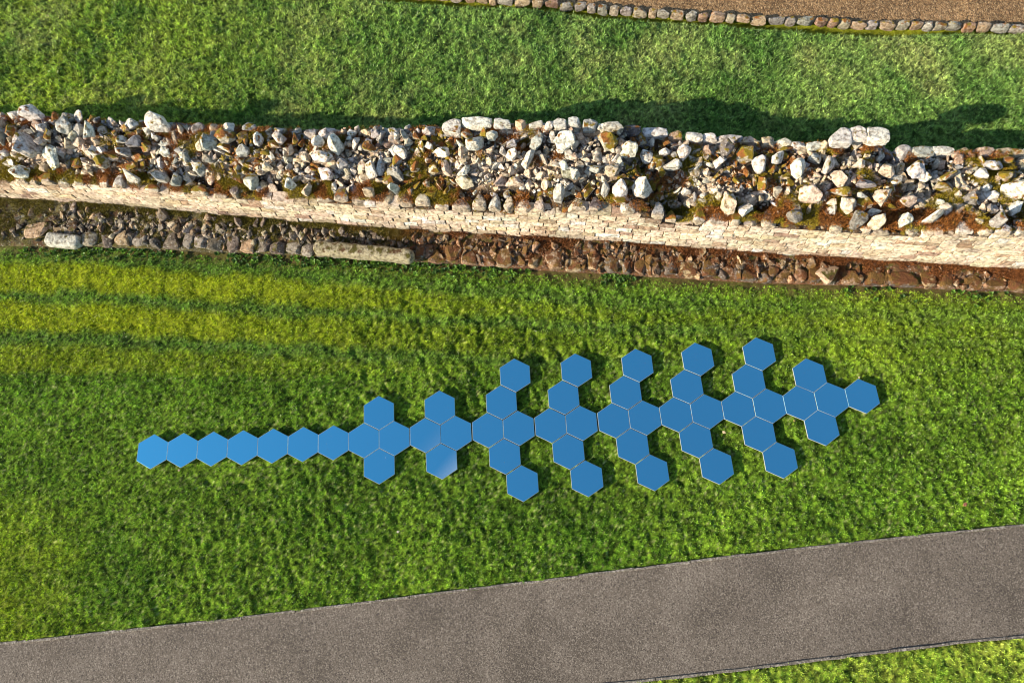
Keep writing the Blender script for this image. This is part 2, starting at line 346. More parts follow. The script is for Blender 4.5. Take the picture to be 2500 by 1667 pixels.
# ------------------------------------------------------------------ concrete path edging: one run each side, its slabs are parts
def edging(fn, side, label, seed):
    r = random.Random(seed)
    root = empty("path_edging", (0.0, float(fn(0.0)), 0.0)); tag(root, label, "path edging")
    x = -13.0
    while x < 12.5:
        L = r.uniform(0.86, 0.96); V = []; n = 7
        zt = r.uniform(0.012, 0.024); dy = r.uniform(-0.006, 0.006)
        for i in range(n):
            xx = x + 0.006 + (L - 0.012) * i / (n - 1); y = float(fn(xx)) + dy + r.uniform(-.003, .003); hw = 0.021 + r.uniform(-.003, .003)
            for (a, b) in ((-hw, -0.08), (-hw, zt - 0.006), (-hw + 0.006, zt), (hw - 0.006, zt + r.uniform(-.002, .002)), (hw, zt - 0.006), (hw, -0.08)):
                V.append((xx, y + a, b))
        Fc = []
        for i in range(n - 1):
            for k in range(5):
                q = i * 6 + k; Fc.append((q, q + 1, q + 7, q + 6))
        Fc.append((0, 1, 2, 5)); Fc.append((2, 3, 4, 5)); q = (n - 1) * 6; Fc.append((q + 5, q + 2, q + 1, q)); Fc.append((q + 5, q + 4, q + 3, q + 2))
        Fc = np.array(Fc)[:, ::-1]
        mesh_np("concrete_slab", V, Fc, None, M_conc, root)
        x += L
    return root
edging(lambda x: Pup(x) - 0.022, 1, "thin concrete edging along the upper side of the path beside the big front lawn", 4)
edging(lambda x: Plo(x) + 0.018, -1, "dark concrete edging along the lower side of the path, by the bottom right grass", 5)

# ------------------------------------------------------------------ rocks
def ico(sub):
    bm = bmesh.new(); bmesh.ops.create_icosphere(bm, subdivisions=sub, radius=1.0)
    V = np.array([v.co[:] for v in bm.verts]); Fc = np.array([[v.index for v in f.verts] for f in bm.faces]); bm.free(); return V, Fc
ICO = {s: ico(s) for s in (2, 3, 4)}
def rotm(rz, rx=0, ry=0):
    return np.array((Matrix.Rotation(rz, 3, 'Z') @ Matrix.Rotation(rx, 3, 'X') @ Matrix.Rotation(ry, 3, 'Y')))
def rock(rg, c, size, sub=2, rz=0.0, tilt=0.25, boxy=0.0, planes=7, rough=0.10, d0=0.45, d1=0.80):
    V, Fc = ICO[sub]; v = V.copy()
    if boxy: v = v * (1 / np.abs(v).max(1, keepdims=True)) ** boxy; v = v / (1 + 0.35 * boxy)
    for _ in range(planes):
        n = rg.normal(size=3); n /= np.linalg.norm(n); d = rg.uniform(d0, d1)
        e = v @ n - d; v = v - np.clip(e, 0, None)[:, None] * n * 0.92
    nn = vn3(v * 1.0 + rg.random(3) * 40, 0.6, 1) - 0.5; n2 = vn3(v + rg.random(3) * 40, 0.25, 2) - 0.5
    v = v * (1 + rough * 2 * nn + rough * 0.9 * n2)[:, None]
    v = v * (np.array(size) / 2 / 0.80)
    v = v @ rotm(rz, rg.uniform(-tilt, tilt), rg.uniform(-tilt, tilt)).T
    return v + np.array(c), Fc
def hullproto(rg):
    bm = bmesh.new(); n = int(rg.integers(9, 15)); P = rg.normal(size=(n, 3)); P /= np.linalg.norm(P, axis=1, keepdims=True); P *= rg.uniform(0.8, 1.1, (n, 1))
    vs = [bm.verts.new(p) for p in P]; r_ = bmesh.ops.convex_hull(bm, input=vs)
    bmesh.ops.delete(bm, geom=[v for v in bm.verts if not v.link_faces], context='VERTS')
    bmesh.ops.bevel(bm, geom=list(bm.edges), offset=0.07, segments=1, affect='EDGES', clamp_overlap=True)
    bmesh.ops.triangulate(bm, faces=bm.faces); bmesh.ops.recalc_face_normals(bm, faces=bm.faces); bm.verts.ensure_lookup_table(); bm.verts.index_update()
    V = np.array([v.co[:] for v in bm.verts]); Fc = np.array([[v.index for v in f.verts] for f in bm.faces]); bm.free(); return V, Fc
_hg = np.random.default_rng(2); HULL = [hullproto(_hg) for _ in range(70)]
def bigproto(rg):
    bm = bmesh.new(); n = int(rg.integers(11, 20)); P = rg.normal(size=(n, 3)); P /= np.linalg.norm(P, axis=1, keepdims=True); P *= rg.uniform(0.85, 1.1, (n, 1))
    [bm.verts.new(p) for p in P]; bmesh.ops.convex_hull(bm, input=list(bm.verts))
    bmesh.ops.delete(bm, geom=[v for v in bm.verts if not v.link_faces], context='VERTS')
    bmesh.ops.bevel(bm, geom=list(bm.edges), offset=0.09, segments=1, affect='EDGES', clamp_overlap=True)
    bmesh.ops.triangulate(bm, faces=bm.faces)
    bmesh.ops.subdivide_edges(bm, edges=[e for e in bm.edges if e.calc_length() > 0.3], cuts=2, use_grid_fill=True); bmesh.ops.triangulate(bm, faces=bm.faces)
    bmesh.ops.recalc_face_normals(bm, faces=bm.faces); bm.verts.index_update()
    V = np.array([v.co[:] for v in bm.verts]); Fc = np.array([[v.index for v in f.verts] for f in bm.faces]); bm.free()
    V = V * (1 + 0.22 * (vn3(V + rg.random(3) * 30, 0.45, 4) - 0.5) + 0.10 * (vn3(V + rg.random(3) * 30, 0.18, 5) - 0.5))[:, None]
    return V, Fc
BIG = [bigproto(_hg) for _ in range(45)]
def chunk(rg, c, size, rz, tilt):
    V, Fc = BIG[rg.integers(0, 45)]
    v = V @ rotm(rg.uniform(0, 6.28), rg.uniform(0, 3.1)).T; v = v * (np.array(size) / 2 / 0.92); v = v @ rotm(rz, rg.uniform(-tilt, tilt), rg.uniform(-tilt, tilt)).T
    return v + np.array(c), Fc
def shard(rg, c, size, rz, tilt):
    V, Fc = HULL[rg.integers(0, 70)]
    v = V * (np.array(size) / 2 / 0.9); v = v @ rotm(rz, rg.uniform(-tilt, tilt), rg.uniform(-tilt, tilt)).T
    return v + np.array(c), Fc
def merge(parts):
    Vs = []; Fs = []; Cs = []; k = 0
    for V, Fc, C in parts:
        Vs.append(V); Fs.append(Fc + k); Cs.append(C); k += len(V)
    return np.concatenate(Vs), np.concatenate(Fs), np.concatenate(Cs)
TINT = {'w': (0.50, 0.475, 0.415), 'g': (0.30, 0.29, 0.265), 'c': (0.49, 0.40, 0.295), 't': (0.40, 0.31, 0.21), 'd': (0.15, 0.13, 0.12), 'm': (0.34, 0.31, 0.24), 'b': (0.28, 0.19, 0.13)}
def tint(rg, k, n, moss=0.3):
    c = np.array(TINT[k]) * rg.uniform(0.82, 1.15) * (1 + rg.uniform(-0.05, 0.05, 3))
    return np.tile(np.append(c * 1.08, moss), (n, 1))
def place(px, py, fn, z=1.4):
    for _ in range(12):
        X, Y = G(px, py, z); z = 0.5 * z + 0.5 * float(fn(np.array([X]), np.array([Y]))[0])
    return float(X), float(Y), z
def stone_obj(name, rg, px, py, wpx, hpx, kind, parent, fn, z0=1.4, sub=3, boxy=0.0, lift=0.25, hz=None, moss=None, rz=0.0, planes=8, tilt=0.25, mat=None, label=None, rough=0.08):
    X, Y, z = place(px, py, fn, z0)
    dist = math.sqrt(X * X + Y * Y + (CAM_H - z) ** 2); k = dist / F
    wx, wy = wpx * k * 1.02, hpx * k * 1.0
    hh = hz if hz else 0.75 * min(wx, wy) + 0.05
    if boxy < 0.6: V, Fc = chunk(rg, (X, Y, z + hh * lift), (wx * 0.93, wy * 0.93, hh * 1.4), rz, tilt)
    else: V, Fc = rock(rg, (X, Y, z + hh * lift), (wx, wy, hh), sub, rz, tilt, boxy, planes, rough)
    if moss is None: moss = 0.75 if kind == 'm' else (0.30 if kind in 'wgc' else 0.4)
    C = tint(rg, kind, len(V), moss)
    o = mesh_np(name, V, Fc, C, mat or M_stone, parent, smooth=False, loc=(X, Y, z))
    if label: o["label"] = label
    return (X, Y, max(wx, wy) / 2)

# crops of the survey: scale, x offset, y offset -> lists of (x, y, w, h, kind)
S1 = (3.647, 0, 230); S2 = (3.647, 600, 260); S3 = (3.647, 1200, 260); S4 = (3.336, 1800, 290)
boul = [(S1, """330 225 150 150 w;600 320 120 120 w;740 240 110 90 w;1435 300 210 170 w;40 400 110 150 g;150 350 120 120 m;290 490 210 180 w;490 590 120 200 w;810 380 130 170 w;400 330 90 90 w;1100 430 90 80 w;1130 540 100 100 g;870 540 100 90 w;1870 460 150 110 g;1230 470 100 160 g;730 640 130 110 m;950 630 120 100 m;2320 420 80 160 w;2180 530 120 120 g;1480 530 90 60 w;1690 600 80 80 g;2030 400 170 110 m;450 400 100 90 m;1800 690 110 90 g"""),
 (S2, """320 310 100 120 w;125 320 80 120 w;450 320 80 90 m;660 350 110 110 w;820 380 130 180 w;2050 340 190 170 w;2190 290 110 90 w;1910 360 90 110 w;1390 430 120 140 w;1000 360 80 110 w;1110 400 130 110 m;700 480 190 100 w;870 540 110 110 g;1130 590 130 150 w;1340 630 170 170 g;720 640 150 120 w;560 490 100 90 c;210 560 110 100 c;1630 390 100 90 w;1750 430 150 100 w;1800 570 110 110 c;1940 600 140 120 w;1960 690 180 100 c"""),
 (S3, """410 350 130 160 g;655 350 180 180 w;1030 340 180 150 m;1210 430 170 140 w;1370 470 110 120 w;1600 540 220 120 w;1700 430 110 190 w;1530 430 110 70 w;1070 590 180 90 c;340 510 170 170 w;190 370 150 90 g;180 450 100 90 w;640 550 90 110 w;920 570 130 110 g;740 620 100 120 w;1415 340 60 80 w;2080 430 150 170 d;2020 540 110 150 w;2240 460 160 140 m;200 700 190 90 c;190 600 80 110 c;1720 780 100 80 w"""),
 (S4, """160 380 120 180 w;325 340 140 90 w;475 430 130 130 w;620 355 90 110 g;720 410 120 140 w;1040 550 190 100 g;1430 460 130 190 w;1510 490 80 110 w;1195 460 110 110 c;1290 430 90 90 c;560 650 200 130 c;1150 680 160 130 c;1100 780 120 60 w;2060 410 140 90 w;2210 610 140 170 w;2150 490 130 90 m;1890 670 110 100 d;1360 700 120 90 c;1000 640 90 70 w;820 620 200 90 m;880 720 110 120 c;2240 750 80 90 w;2080 850 90 100 g;1700 480 120 110 m;1660 580 150 80 m""")]
cope = [(S1, """140 190 120 80 w;250 190 80 60 t;600 220 150 90 g;870 240 70 60 g;990 250 110 80 g;1175 270 150 130 w;1770 300 120 80 g;2050 310 160 120 w;2230 310 130 90 g;35 195 70 50 g;1320 330 70 60 w;1620 310 60 90 t;1920 310 110 60 t"""),
 (S2, """300 230 90 80 g;455 225 100 80 g;580 240 130 80 g;735 240 165 145 w;950 240 90 90 w;1080 230 90 80 t;1185 210 100 80 g;1310 230 130 110 g;1450 220 90 100 g;1640 230 150 110 g;1840 195 160 140 w;2060 160 260 90 w;2270 165 120 80 w;200 220 80 60 g;880 230 70 60 t;1530 225 60 70 g"""),
 (S3, """105 165 150 70 w;260 175 95 75 t;395 170 120 60 w;515 180 80 80 w;600 165 130 100 w;735 155 115 80 w;880 180 130 110 g;1070 190 200 80 w;1250 225 150 70 d;1450 245 220 80 w;1630 275 120 80 b;1795 285 150 80 w;1940 290 120 70 w;2110 305 210 60 g;2290 320 110 70 t"""),
 (S4, """110 195 135 60 t;240 210 100 90 t;360 205 120 70 w;490 230 110 80 w;620 245 120 80 w;770 235 155 130 w;910 220 110 110 w;1060 225 160 110 w;1210 300 100 70 d;1330 290 130 110 g;1490 285 150 80 g;1650 275 150 60 w;1820 290 170 80 t;1995 295 170 80 t;2190 290 190 60 t;2325 290 60 70 w""")]
wall = empty("stone_wall", (0.0, 6.2, 0.0))
tag(wall, "ruined stone wall with pale squared front facing and mossy rubble core across the photo", "stone wall")
rg = np.random.default_rng(21)
occ = []
for S, txt in boul:
    for row in txt.split(";"):
        a = row.split(); x, y, ww, hh = map(float, a[:4])
        occ.append(stone_obj("rubble_boulder", rg, S[1] + x / S[0], S[2] + y / S[0], ww / S[0], hh / S[0], a[4], wall, surf, boxy=rg.uniform(0, 0.5), lift=rg.uniform(0.3, 0.55), rz=rg.uniform(-0.5, 0.5), planes=11, rough=0.06, tilt=0.45))
ledge = [(S1, "1200 790 130 110 w;1590 815 120 110 g;2270 800 130 190 w;1480 800 90 90 w;220 740 170 90 w"), (S2, "560 780 110 110 c;420 750 110 110 w;1340 790 130 80 w;1110 810 120 90 t"),
 (S3, "600 840 120 120 g;1010 780 90 150 g;1140 790 150 120 w;1340 790 210 140 w;2090 930 140 150 c;2240 960 110 130 w"), (S4, "1330 860 120 100 w;1550 855 130 60 w;440 840 150 110 d;950 870 130 100 d;2080 870 80 110 g;1110 890 120 80 c")]
lx = []
for S, txt in ledge:
    for row in txt.split(";"):
        a = row.split(); x, y, ww, hh = map(float, a[:4])
        q_ = stone_obj("ledge_stone", rg, S[1] + x / S[0], S[2] + y / S[0] - 5, ww / S[0], hh / S[0], a[4], wall, lambda X, Y: np.maximum(surf(X, Y), Zf(X) - 0.04), boxy=0.4, lift=0.4, hz=rg.uniform(0.24, 0.4), rz=rg.uniform(-0.3, 0.3), planes=9, tilt=0.2, rough=0.06)
        occ.append(q_); lx.append(q_[0])
def backtop(X, Y): return Zb(X) - 0.03 + 0 * Y
for S, txt in cope:
    for row in txt.split(";"):
        a = row.split(); x, y, ww, hh = map(float, a[:4])
        px, py = S[1] + x / S[0], S[2] + y / S[0]
        sq = px > 1090
        tall = (S is S4 and 690 < x < 1130)
        occ.append(stone_obj("coping_stone", rg, px, py + 2, ww / S[0], hh / S[0], a[4], wall, backtop, boxy=0.97 if tall else 0.85 if sq else 0.25, lift=0.1 + (1.3 if tall else 0), hz=0.22 if sq else 0.17, rz=rg.uniform(-0.06, 0.06) if sq else rg.uniform(-.4, .4), planes=2 if tall else 4 if sq else 8, tilt=0.08 if sq else 0.3, moss=0.12 if a[4] == 'w' else 0.3))
# tail stones of the facing: one row along the top of the front face
x = -12.4; kinds = 'wwcdtgcwdm'
while x < 11:
    L = rg.uniform(0.20, 0.36); px_, _p = PJ(x, float(Yf(x)), float(Zf(x)))
    D = rg.uniform(0.2, 0.34); kk = kinds[rg.integers(0, len(kinds))]
    zt = float(Zf(x + L / 2)); up = rg.choice([0, 0, 0, 0.05, 0.1])
    if not (1655 < px_ < 1690) and min(abs(x + L / 2 - q) for q in lx) > 0.10 and rg.random() > 0.1:
        V, Fc = rock(rg, (0, 0, 0), (L - 0.015, D, 0.20), 3, 0, 0.10, 0.85, 6, 0.05, 0.6, 0.95)
        V[:, 0] *= 1 - 0.55 * sm(-D * 0.3, D * 0.5, V[:, 1]); V[:, 2] -= 0.25 * np.clip(V[:, 1] + D * 0.2, 0, 1)
        V = V @ rotm(math.atan(-0.09)).T + np.array([x + L / 2, float(Yf(x + L / 2)) + D / 2 - 0.006, zt - 0.10 + up * 0.7])
        C = tint(rg, kk, len(V), rg.choice([0.1, 0.3, 0.8]))
        fr = sm(D * 0.30, D * 0.42, V @ np.array([-0.09, -1, 0]) + (0.09 * (x + L / 2) + float(Yf(x + L / 2)) + D / 2))[:, None] if True else 0
        C[:, :3] = C[:, :3] * (1 - fr) + np.array([0.42, 0.34, 0.25]) * rg.uniform(0.7, 1.05) * fr; C[:, 3] *= 1 - fr[:, 0]
        mesh_np("facing_block", V, Fc, C, M_stone, wall, smooth=False, loc=(x + L / 2, float(Yf(x + L / 2)), zt))
        occ.append((x + L / 2, float(Yf(x)) + D / 2, 0.12))
    x += L + 0.01
def boxproto():
    bm = bmesh.new(); bmesh.ops.create_cube(bm, size=2.0); bmesh.ops.subdivide_edges(bm, edges=bm.edges, cuts=3, use_grid_fill=True)
    for v in bm.verts:
        c = v.co; n = sum(abs(abs(t) - 1) < 1e-4 for t in c)
        if n >= 2: v.co = Vector([t * (0.965 if abs(abs(t) - 1) < 1e-4 else 1) for t in c])
    bmesh.ops.triangulate(bm, faces=bm.faces); bm.verts.index_update()
    V = np.array([v.co[:] for v in bm.verts]); Fc = np.array([[v.index for v in f.verts] for f in bm.faces]); bm.free(); return V, Fc
BOX = boxproto()
# the courses of the front and the back face
def courses(fY, z0, zt, side, seed, tints, out_):
    rg = np.random.default_rng(seed); x0, x1 = -12.6, 11.2; parts = []
    z = z0; ci = 0
    while z < 1.75:
        h = rg.uniform(0.10, 0.155); x = x0 + rg.uniform(0, 0.2)
        while x < x1:
            L = rg.uniform(0.15, 0.30) * rg.choice([1, 1, 1.5]); xc = x + L / 2
            if z + h < float(zt(xc)) - 0.04:
                y = float(fY(xc)); dy = rg.uniform(-0.008, 0.012); D = 0.20
                v, Fc = BOX; v = v * np.array([(L - rg.uniform(0.003, 0.012)) / 2, D / 2, (h - rg.uniform(0.001, 0.008)) / 2])
                v = v + (vn3(v + rg.random(3) * 9, 0.06, 3) - 0.5)[:, None] * np.array([0.014, 0.020, 0.010])
                v = v @ rotm(-0.09 + rg.uniform(-.03, .03), rg.uniform(-.05, .05)).T
                yy = y + side * (D / 2 - dy)
                tk = tints[rg.integers(0, len(tints))]
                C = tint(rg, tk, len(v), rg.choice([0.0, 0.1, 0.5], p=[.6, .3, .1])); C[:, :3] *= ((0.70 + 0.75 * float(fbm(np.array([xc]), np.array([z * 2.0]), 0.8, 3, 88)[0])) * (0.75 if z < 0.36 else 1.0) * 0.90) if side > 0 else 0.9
                parts.append((v + np.array([xc, yy, z + h / 2]), Fc, C))
            x += L
        z += h; ci += 1
    V, Fc, C = merge(parts)
    return mesh_np(out_, V, Fc, C, M_face, wall, smooth=False)
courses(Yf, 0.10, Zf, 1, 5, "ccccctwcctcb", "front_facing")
courses(Yb, 0.0, lambda x: Zb(x) - 0.0, -1, 6, "ggtwcd", "back_facing")
# mortar and earth core
def hf(name, fn, y0, y1, x0, x1, step, rows, mat, cfn, parent, skirt=None):
    xs = np.arange(x0, x1, step); V = []
    for j in range(rows + 1):
        t = j / rows; y = y0(xs) * (1 - t) + y1(xs) * t; V.append(np.stack([xs, y, fn(xs, y)], 1))
    if skirt is not None:
        a = V[0].copy(); a[:, 2] = skirt; b = V[-1].copy(); b[:, 2] = skirt; V = [a] + V + [b]
    n = len(xs); m = len(V); V = np.concatenate(V); idx = np.arange(n * m).reshape(m, n)
    Fq = np.stack([idx[:-1, :-1], idx[:-1, 1:], idx[1:, 1:], idx[1:, :-1]], -1).reshape(-1, 4)
    return mesh_np(name, V, Fq, cfn(V), mat, parent, smooth=True)
def core_col(V):
    X, Y = V[:, 0], V[:, 1]; v = (Y - Yf(X)) / (Yb(X) - Yf(X)); px, py = PJ(X, Y, V[:, 2])
    mort = np.array([0.40, 0.31, 0.22]); dirt_shade = np.array([0.055, 0.033, 0.016])  # earth between the stones, its colour darkened to stand for shade in the gaps
    m = sm(0.25, 0.4, v) * (1 - sm(0.62, 0.85, v)) * (0.35 + 0.9 * fbm(X, Y, 0.35, 3, 71)); m = np.clip(m, 0, 1)[:, None]
    C = np.ones((len(V), 4)); C[:, :3] = (dirt_shade * (1 - m) + mort * m) * (0.45 + 0.9 * sm(0.4, 0.6, fbm(X, Y, 0.12, 3, 79)))[:, None]; C[:, 3] = 0.05 + 0.30 * (1 - m[:, 0]); return C
hf("mortar_core", lambda X, Y: surf(X, Y) - 0.09 + 0.16 * (fbm(X, Y, 0.15, 4, 14) - 0.5), lambda x: Yf(x) + 0.022, lambda x: Yb(x) - 0.03, -12.6, 11.2, 0.03, 56, M_stone, core_col, wall, -0.02)
# small rubble
parts = []; occA = np.array(occ); rg = np.random.default_rng(33)
for i in range(10500):
    X = rg.uniform(-12.5, 11.1); v = rg.uniform(0.14, 0.96); Y = float(Yf(X) + v * (Yb(X) - Yf(X)))
    s = 0.045 + 0.16 * rg.random() ** (1.7 if i < 3400 else 4)
    d = np.hypot(occA[:, 0] - X, occA[:, 1] - Y)
    if (d < occA[:, 2] * 0.62 + s * 0.15).any(): continue
    if v < 0.27 and rg.random() < 0.75: continue
    if s > 0.09: occA = np.vstack([occA, [X, Y, s * 0.42]])
    z = float(surf(np.array([X]), np.array([Y]))[0])
    px_, py_ = PJ(X, Y, z); 
    V, Fc = shard(rg, (X, Y, z + s * rg.uniform(-0.5, 0.45) - 0.01), (s * rg.uniform(.7, 1.8), s * rg.uniform(.7, 1.3), s * rg.uniform(.6, 1.5)), rg.uniform(-3, 3), 0.8)
    k = ("ccctwccmwg" if v < 0.7 else "wggdctbtmmb")[rg.integers(0, 10)]
    C = tint(rg, k, len(V), 0.15 + 0.55 * (vn(np.array([X]), np.array([Y]), 0.7, 8)[0] > 0.55)); parts.append((V, Fc, C))
V, Fc, C = merge(parts)
tag(mesh_np("small_rubble", V, Fc, C, M_stone, wall, smooth=False), kind="stuff")

# ------------------------------------------------------------------ footing in front of the wall
foot = empty("wall_footing", (0.0, 5.2, 0.0))
tag(foot, "low projecting footing of dark mossy rubble at the foot of the pale wall face", "stone footing")
def fsurf(X, Y):
    v = (Y - Ffr(X)) / (Yf(X) - Ffr(X)); px, py = PJ(X, Y)
    lf = sm(40, 260, px)
    return (0.05 + 0.06 * lf) + 0.13 * np.clip(v, 0, 1) + 0.07 * (fbm(X, Y, 0.3, 3, 16) - 0.5)
def foot_col(V):
    X, Y = V[:, 0], V[:, 1]; px, py = PJ(X, Y, V[:, 2]); C = np.ones((len(V), 4))
    e = sm(850, 1300, px)[:, None]; n = fbm(X, Y, 0.4, 3, 81)[:, None]
    olive = np.array([0.065, 0.055, 0.018]); rust = np.array([0.10, 0.045, 0.018])
    C[:, :3] = (olive * (1 - e) + rust * e) * (0.5 + n); C[:, 3] = 0.4; return C
hf("earth_bed", lambda X, Y: fsurf(X, Y) - 0.02 + 0.03 * (fbm(X, Y, 0.1, 3, 15) - 0.5), lambda x: Ffr(x) + 0.02, lambda x: Yf(x) + 0.05, -12.6, 11.2, 0.03, 34, M_foot, foot_col, foot, -0.03)
rg = np.random.default_rng(55); x = -9.05; foc = []
while x < 11:
    pxx, _ = PJ(x, float(Ffr(x)), 0.1); slab = pxx > 1950
    L = rg.uniform(0.22, 0.36) if not slab else rg.uniform(0.26, 0.62); D = rg.uniform(0.24, 0.36)
    xc = x + L / 2; kk = "dggdtd"[rg.integers(0, 6)] if pxx < 1000 else "bddbbt"[rg.integers(0, 6)]
    V, Fc = rock(rg, (xc, float(Ffr(xc)) + D / 2, 0.10 + rg.uniform(-.015, .03)), (L - 0.01, D, 0.22), 3, -0.07 + rg.uniform(-.1, .1), 0.18, 0.8, 9 if not slab else 5, 0.06, 0.5, 0.9)
    C = tint(rg, kk, len(V), 0.25 if pxx < 1000 else 0.55 if not slab else 0.7); C[:, :3] *= np.array([0.66, 0.60, 0.52])
    mesh_np("edge_stone", V, Fc, C, M_foot if pxx < 950 else M_rust, foot, smooth=False, loc=(xc, float(Ffr(xc)), 0.05)); foc.append((xc, float(Ffr(xc)) + D / 2, 0.14)); x += L + rg.uniform(0, 0.03)
parts = []; foA = np.array(foc)
parts2 = []
for i in range(3000):
    X = rg.uniform(-12.3, 11.0); v = rg.uniform(0.12, 0.93); Y = float(Ffr(X) + v * (Yf(X) - Ffr(X))); pxx, _ = PJ(X, Y, 0.2)
    s = 0.05 + 0.14 * rg.random() ** 1.8
    if (np.hypot(foA[:, 0] - X, foA[:, 1] - Y) < foA[:, 2] * 0.9).any(): continue
    if pxx < 120 and rg.random() < 0.75: continue
    if v > 0.7 and rg.random() < 0.6: continue
    if pxx > 1950 and rg.random() < 0.8: continue
    z = float(fsurf(np.array([X]), np.array([Y]))[0])
    V, Fc = shard(rg, (X, Y, z + s * rg.uniform(-0.25, 0.15)), (s * rg.uniform(.7, 1.3), s * rg.uniform(.8, 1.8), s * 0.9), rg.uniform(-.6, .6), 0.6)
    kk = "dgcgtdgw"[rg.integers(0, 8)] if pxx < 1000 else "bdtbdbcb"[rg.integers(0, 8)]
    C = tint(rg, kk, len(V), 0.3 if pxx < 1000 else 0.5); C[:, :3] *= np.array([0.46, 0.41, 0.34]) * rg.choice([0.7, 1.0, 1.0, 1.7]); (parts if pxx < 950 else parts2).append((V, Fc, C))
V, Fc, C = merge(parts); tag(mesh_np("grey_rubble", V, Fc, C, M_foot, foot, smooth=False), kind="stuff")
V, Fc, C = merge(parts2); tag(mesh_np("rusty_rubble", V, Fc, C, M_rust, foot, smooth=False), kind="stuff")

# loose dressed stones lying on the footing
def bar(name, p0, p1, wpx, z, th, seed, tintc, label, cat, moss):
    rg = np.random.default_rng(seed)
    a = np.array(G(*p0, z + th)); b = np.array(G(*p1, z + th)); L = np.linalg.norm(b - a); d = (b - a) / L; ang = math.atan2(d[1], d[0])
    dist = math.hypot(CAM_H, a[1]); W = wpx * dist / F
    n = 60; k = 20; V = []
    for i in range(n):
        t = i / (n - 1); xx = (t - 0.5) * L
        e0 = min(1, (t * L) / (0.05)); e1 = min(1, ((1 - t) * L) / (0.15)); s = math.sqrt(max(0.0, 1 - (1 - e0) ** 2)) * 0.4 + 0.6 if e0 < 1 else 1
        s *= (math.sqrt(max(0.0, 1 - (1 - e1) ** 2)) * 0.65 + 0.35) if e1 < 1 else 1
        for j in range(k):
            q = 2 * math.pi * j / k; cx, cz = math.cos(q), math.sin(q); m_ = max(abs(cx), abs(cz)) ** 0.55
            V.append((xx, cx / m_ * W / 2 * s * 0.93, th / 2 + cz / m_ * th / 2 * (0.5 + 0.5 * s)))
    V = np.array(V); nn = vn3(V + 3.3, 0.12, seed) - 0.5; n2 = vn3(V + 3.3, 0.035, seed + 1) - 0.5
    V[:, 1] += nn * 0.03; V[:, 2] += nn * 0.022 + n2 * 0.012
    Fq = [(i * k + j, (i + 1) * k + j, (i + 1) * k + (j + 1) % k, i * k + (j + 1) % k) for i in range(n - 1) for j in range(k)]
    m = len(V); V = np.concatenate([V, [[-L / 2 - 0.012, 0, th / 2], [L / 2 + 0.01, 0, th / 2]]])
    T = [(q[0], q[2], q[1]) for q in Fq] + [(q[0], q[3], q[2]) for q in Fq] + [(m, (j + 1) % k, j) for j in range(k)] + [(m + 1, (n - 1) * k + j, (n - 1) * k + (j + 1) % k) for j in range(k)]
    T = np.array(T)[:, ::-1]
    o = mesh_np(name, V, T, tint(rg, tintc, len(V), moss), M_foot, smooth=True)
    c = (a + b) / 2; o.location = (c[0], c[1], z); o.rotation_euler = (0, 0, ang)
    tag(o, label, cat); return o
TINT['p'] = (0.30, 0.25, 0.16); TINT['q'] = (0.34, 0.325, 0.27)
bar("stone_lintel", (764, 598), (1008, 620), 36, 0.17, 0.26, 3, 'p', "long dressed stone beam with a rounded right end, lying on the edge of the footing", "stone beam", 0.35)
bar("column_fragment", (108, 579), (188, 585), 38, 0.05, 0.24, 9, 'q', "short pale rounded stone lying at the left end of the footing edge, beside the lawn", "carved stone", 0.1)
def lone(name, px, py, w_, h_, kind, hz, label, seed, moss):
    rgx = np.random.default_rng(seed); X, Y, z = place(px, py, fsurf, 0.3)
    k = math.sqrt(X * X + Y * Y + (CAM_H - z) ** 2) / F
    V, Fc = rock(rgx, (X, Y, z + hz * 0.35), (w_ * k, h_ * k * 1.05, hz), 4, 0.15, 0.15, 0.45, 9, 0.07)
    tag(mesh_np(name, V, Fc, tint(rgx, kind, len(V), moss), M_foot, smooth=False, loc=(X, Y, z)), label, "stone")
lone("loose_boulder", 2012, 674, 52, 40, 't', 0.30, "single rounded brown boulder standing up from the mossy right part of the footing", 77, 0.45)
lone("loose_stone", 96, 560, 56, 34, 'b', 0.08, "flat brown slab of stone bedded in weeds at the far left of the footing", 78, 0.25)

# ------------------------------------------------------------------ fuzzy moss as short hairs
def blades(name, X, Y, Z, C, L, W, lean, mat, parent=None, seed=0, dirx=0.0, diry=0.0):
    r = np.random.default_rng(seed); n = len(X)
    az = r.uniform(0, 2 * np.pi, n); la = lean * r.random(n) ** 0.7
    dx = np.cos(az) * np.sin(la) + dirx; dy = np.sin(az) * np.sin(la) + diry; dz = np.cos(la)
    fa = r.uniform(0, 2 * np.pi, n); wx = np.cos(fa) * W / 2; wy = np.sin(fa) * W / 2
    B = np.stack([X, Y, Z], 1); V = np.empty((n, 3, 3), np.float32)
    V[:, 0] = B + np.stack([wx, wy, 0 * wx], 1); V[:, 1] = B - np.stack([wx, wy, 0 * wx], 1)
    V[:, 2] = B + np.stack([dx, dy, dz], 1) * L[:, None]
    CC = np.ones((n, 3, 4), np.float32); CC[:, :, :3] = C[:, None, :]
    return mesh_np(name, V.reshape(-1, 3), np.arange(n * 3).reshape(-1, 3), CC.reshape(-1, 4), mat, parent)
r = np.random.default_rng(91); n = 560000
X = r.uniform(-12.3, 11, n); v = r.uniform(0.03, 0.97, n); Y = Yf(X) + v * (Yb(X) - Yf(X))
px, py = PJ(X, Y, 1.3)
den = fbm(X, Y, 0.45, 3, 92) + 0.17 * sm(0.32, 0.2, v) + 0.07 * sm(0.72, 0.9, v) + 0.05 * (sm(1850, 2100, px) + sm(500, 100, px)) - 0.05 * sm(0.3, .4, v) * sm(0.75, 0.6, v) * sm(600, 700, px) * sm(1900, 1700, px)
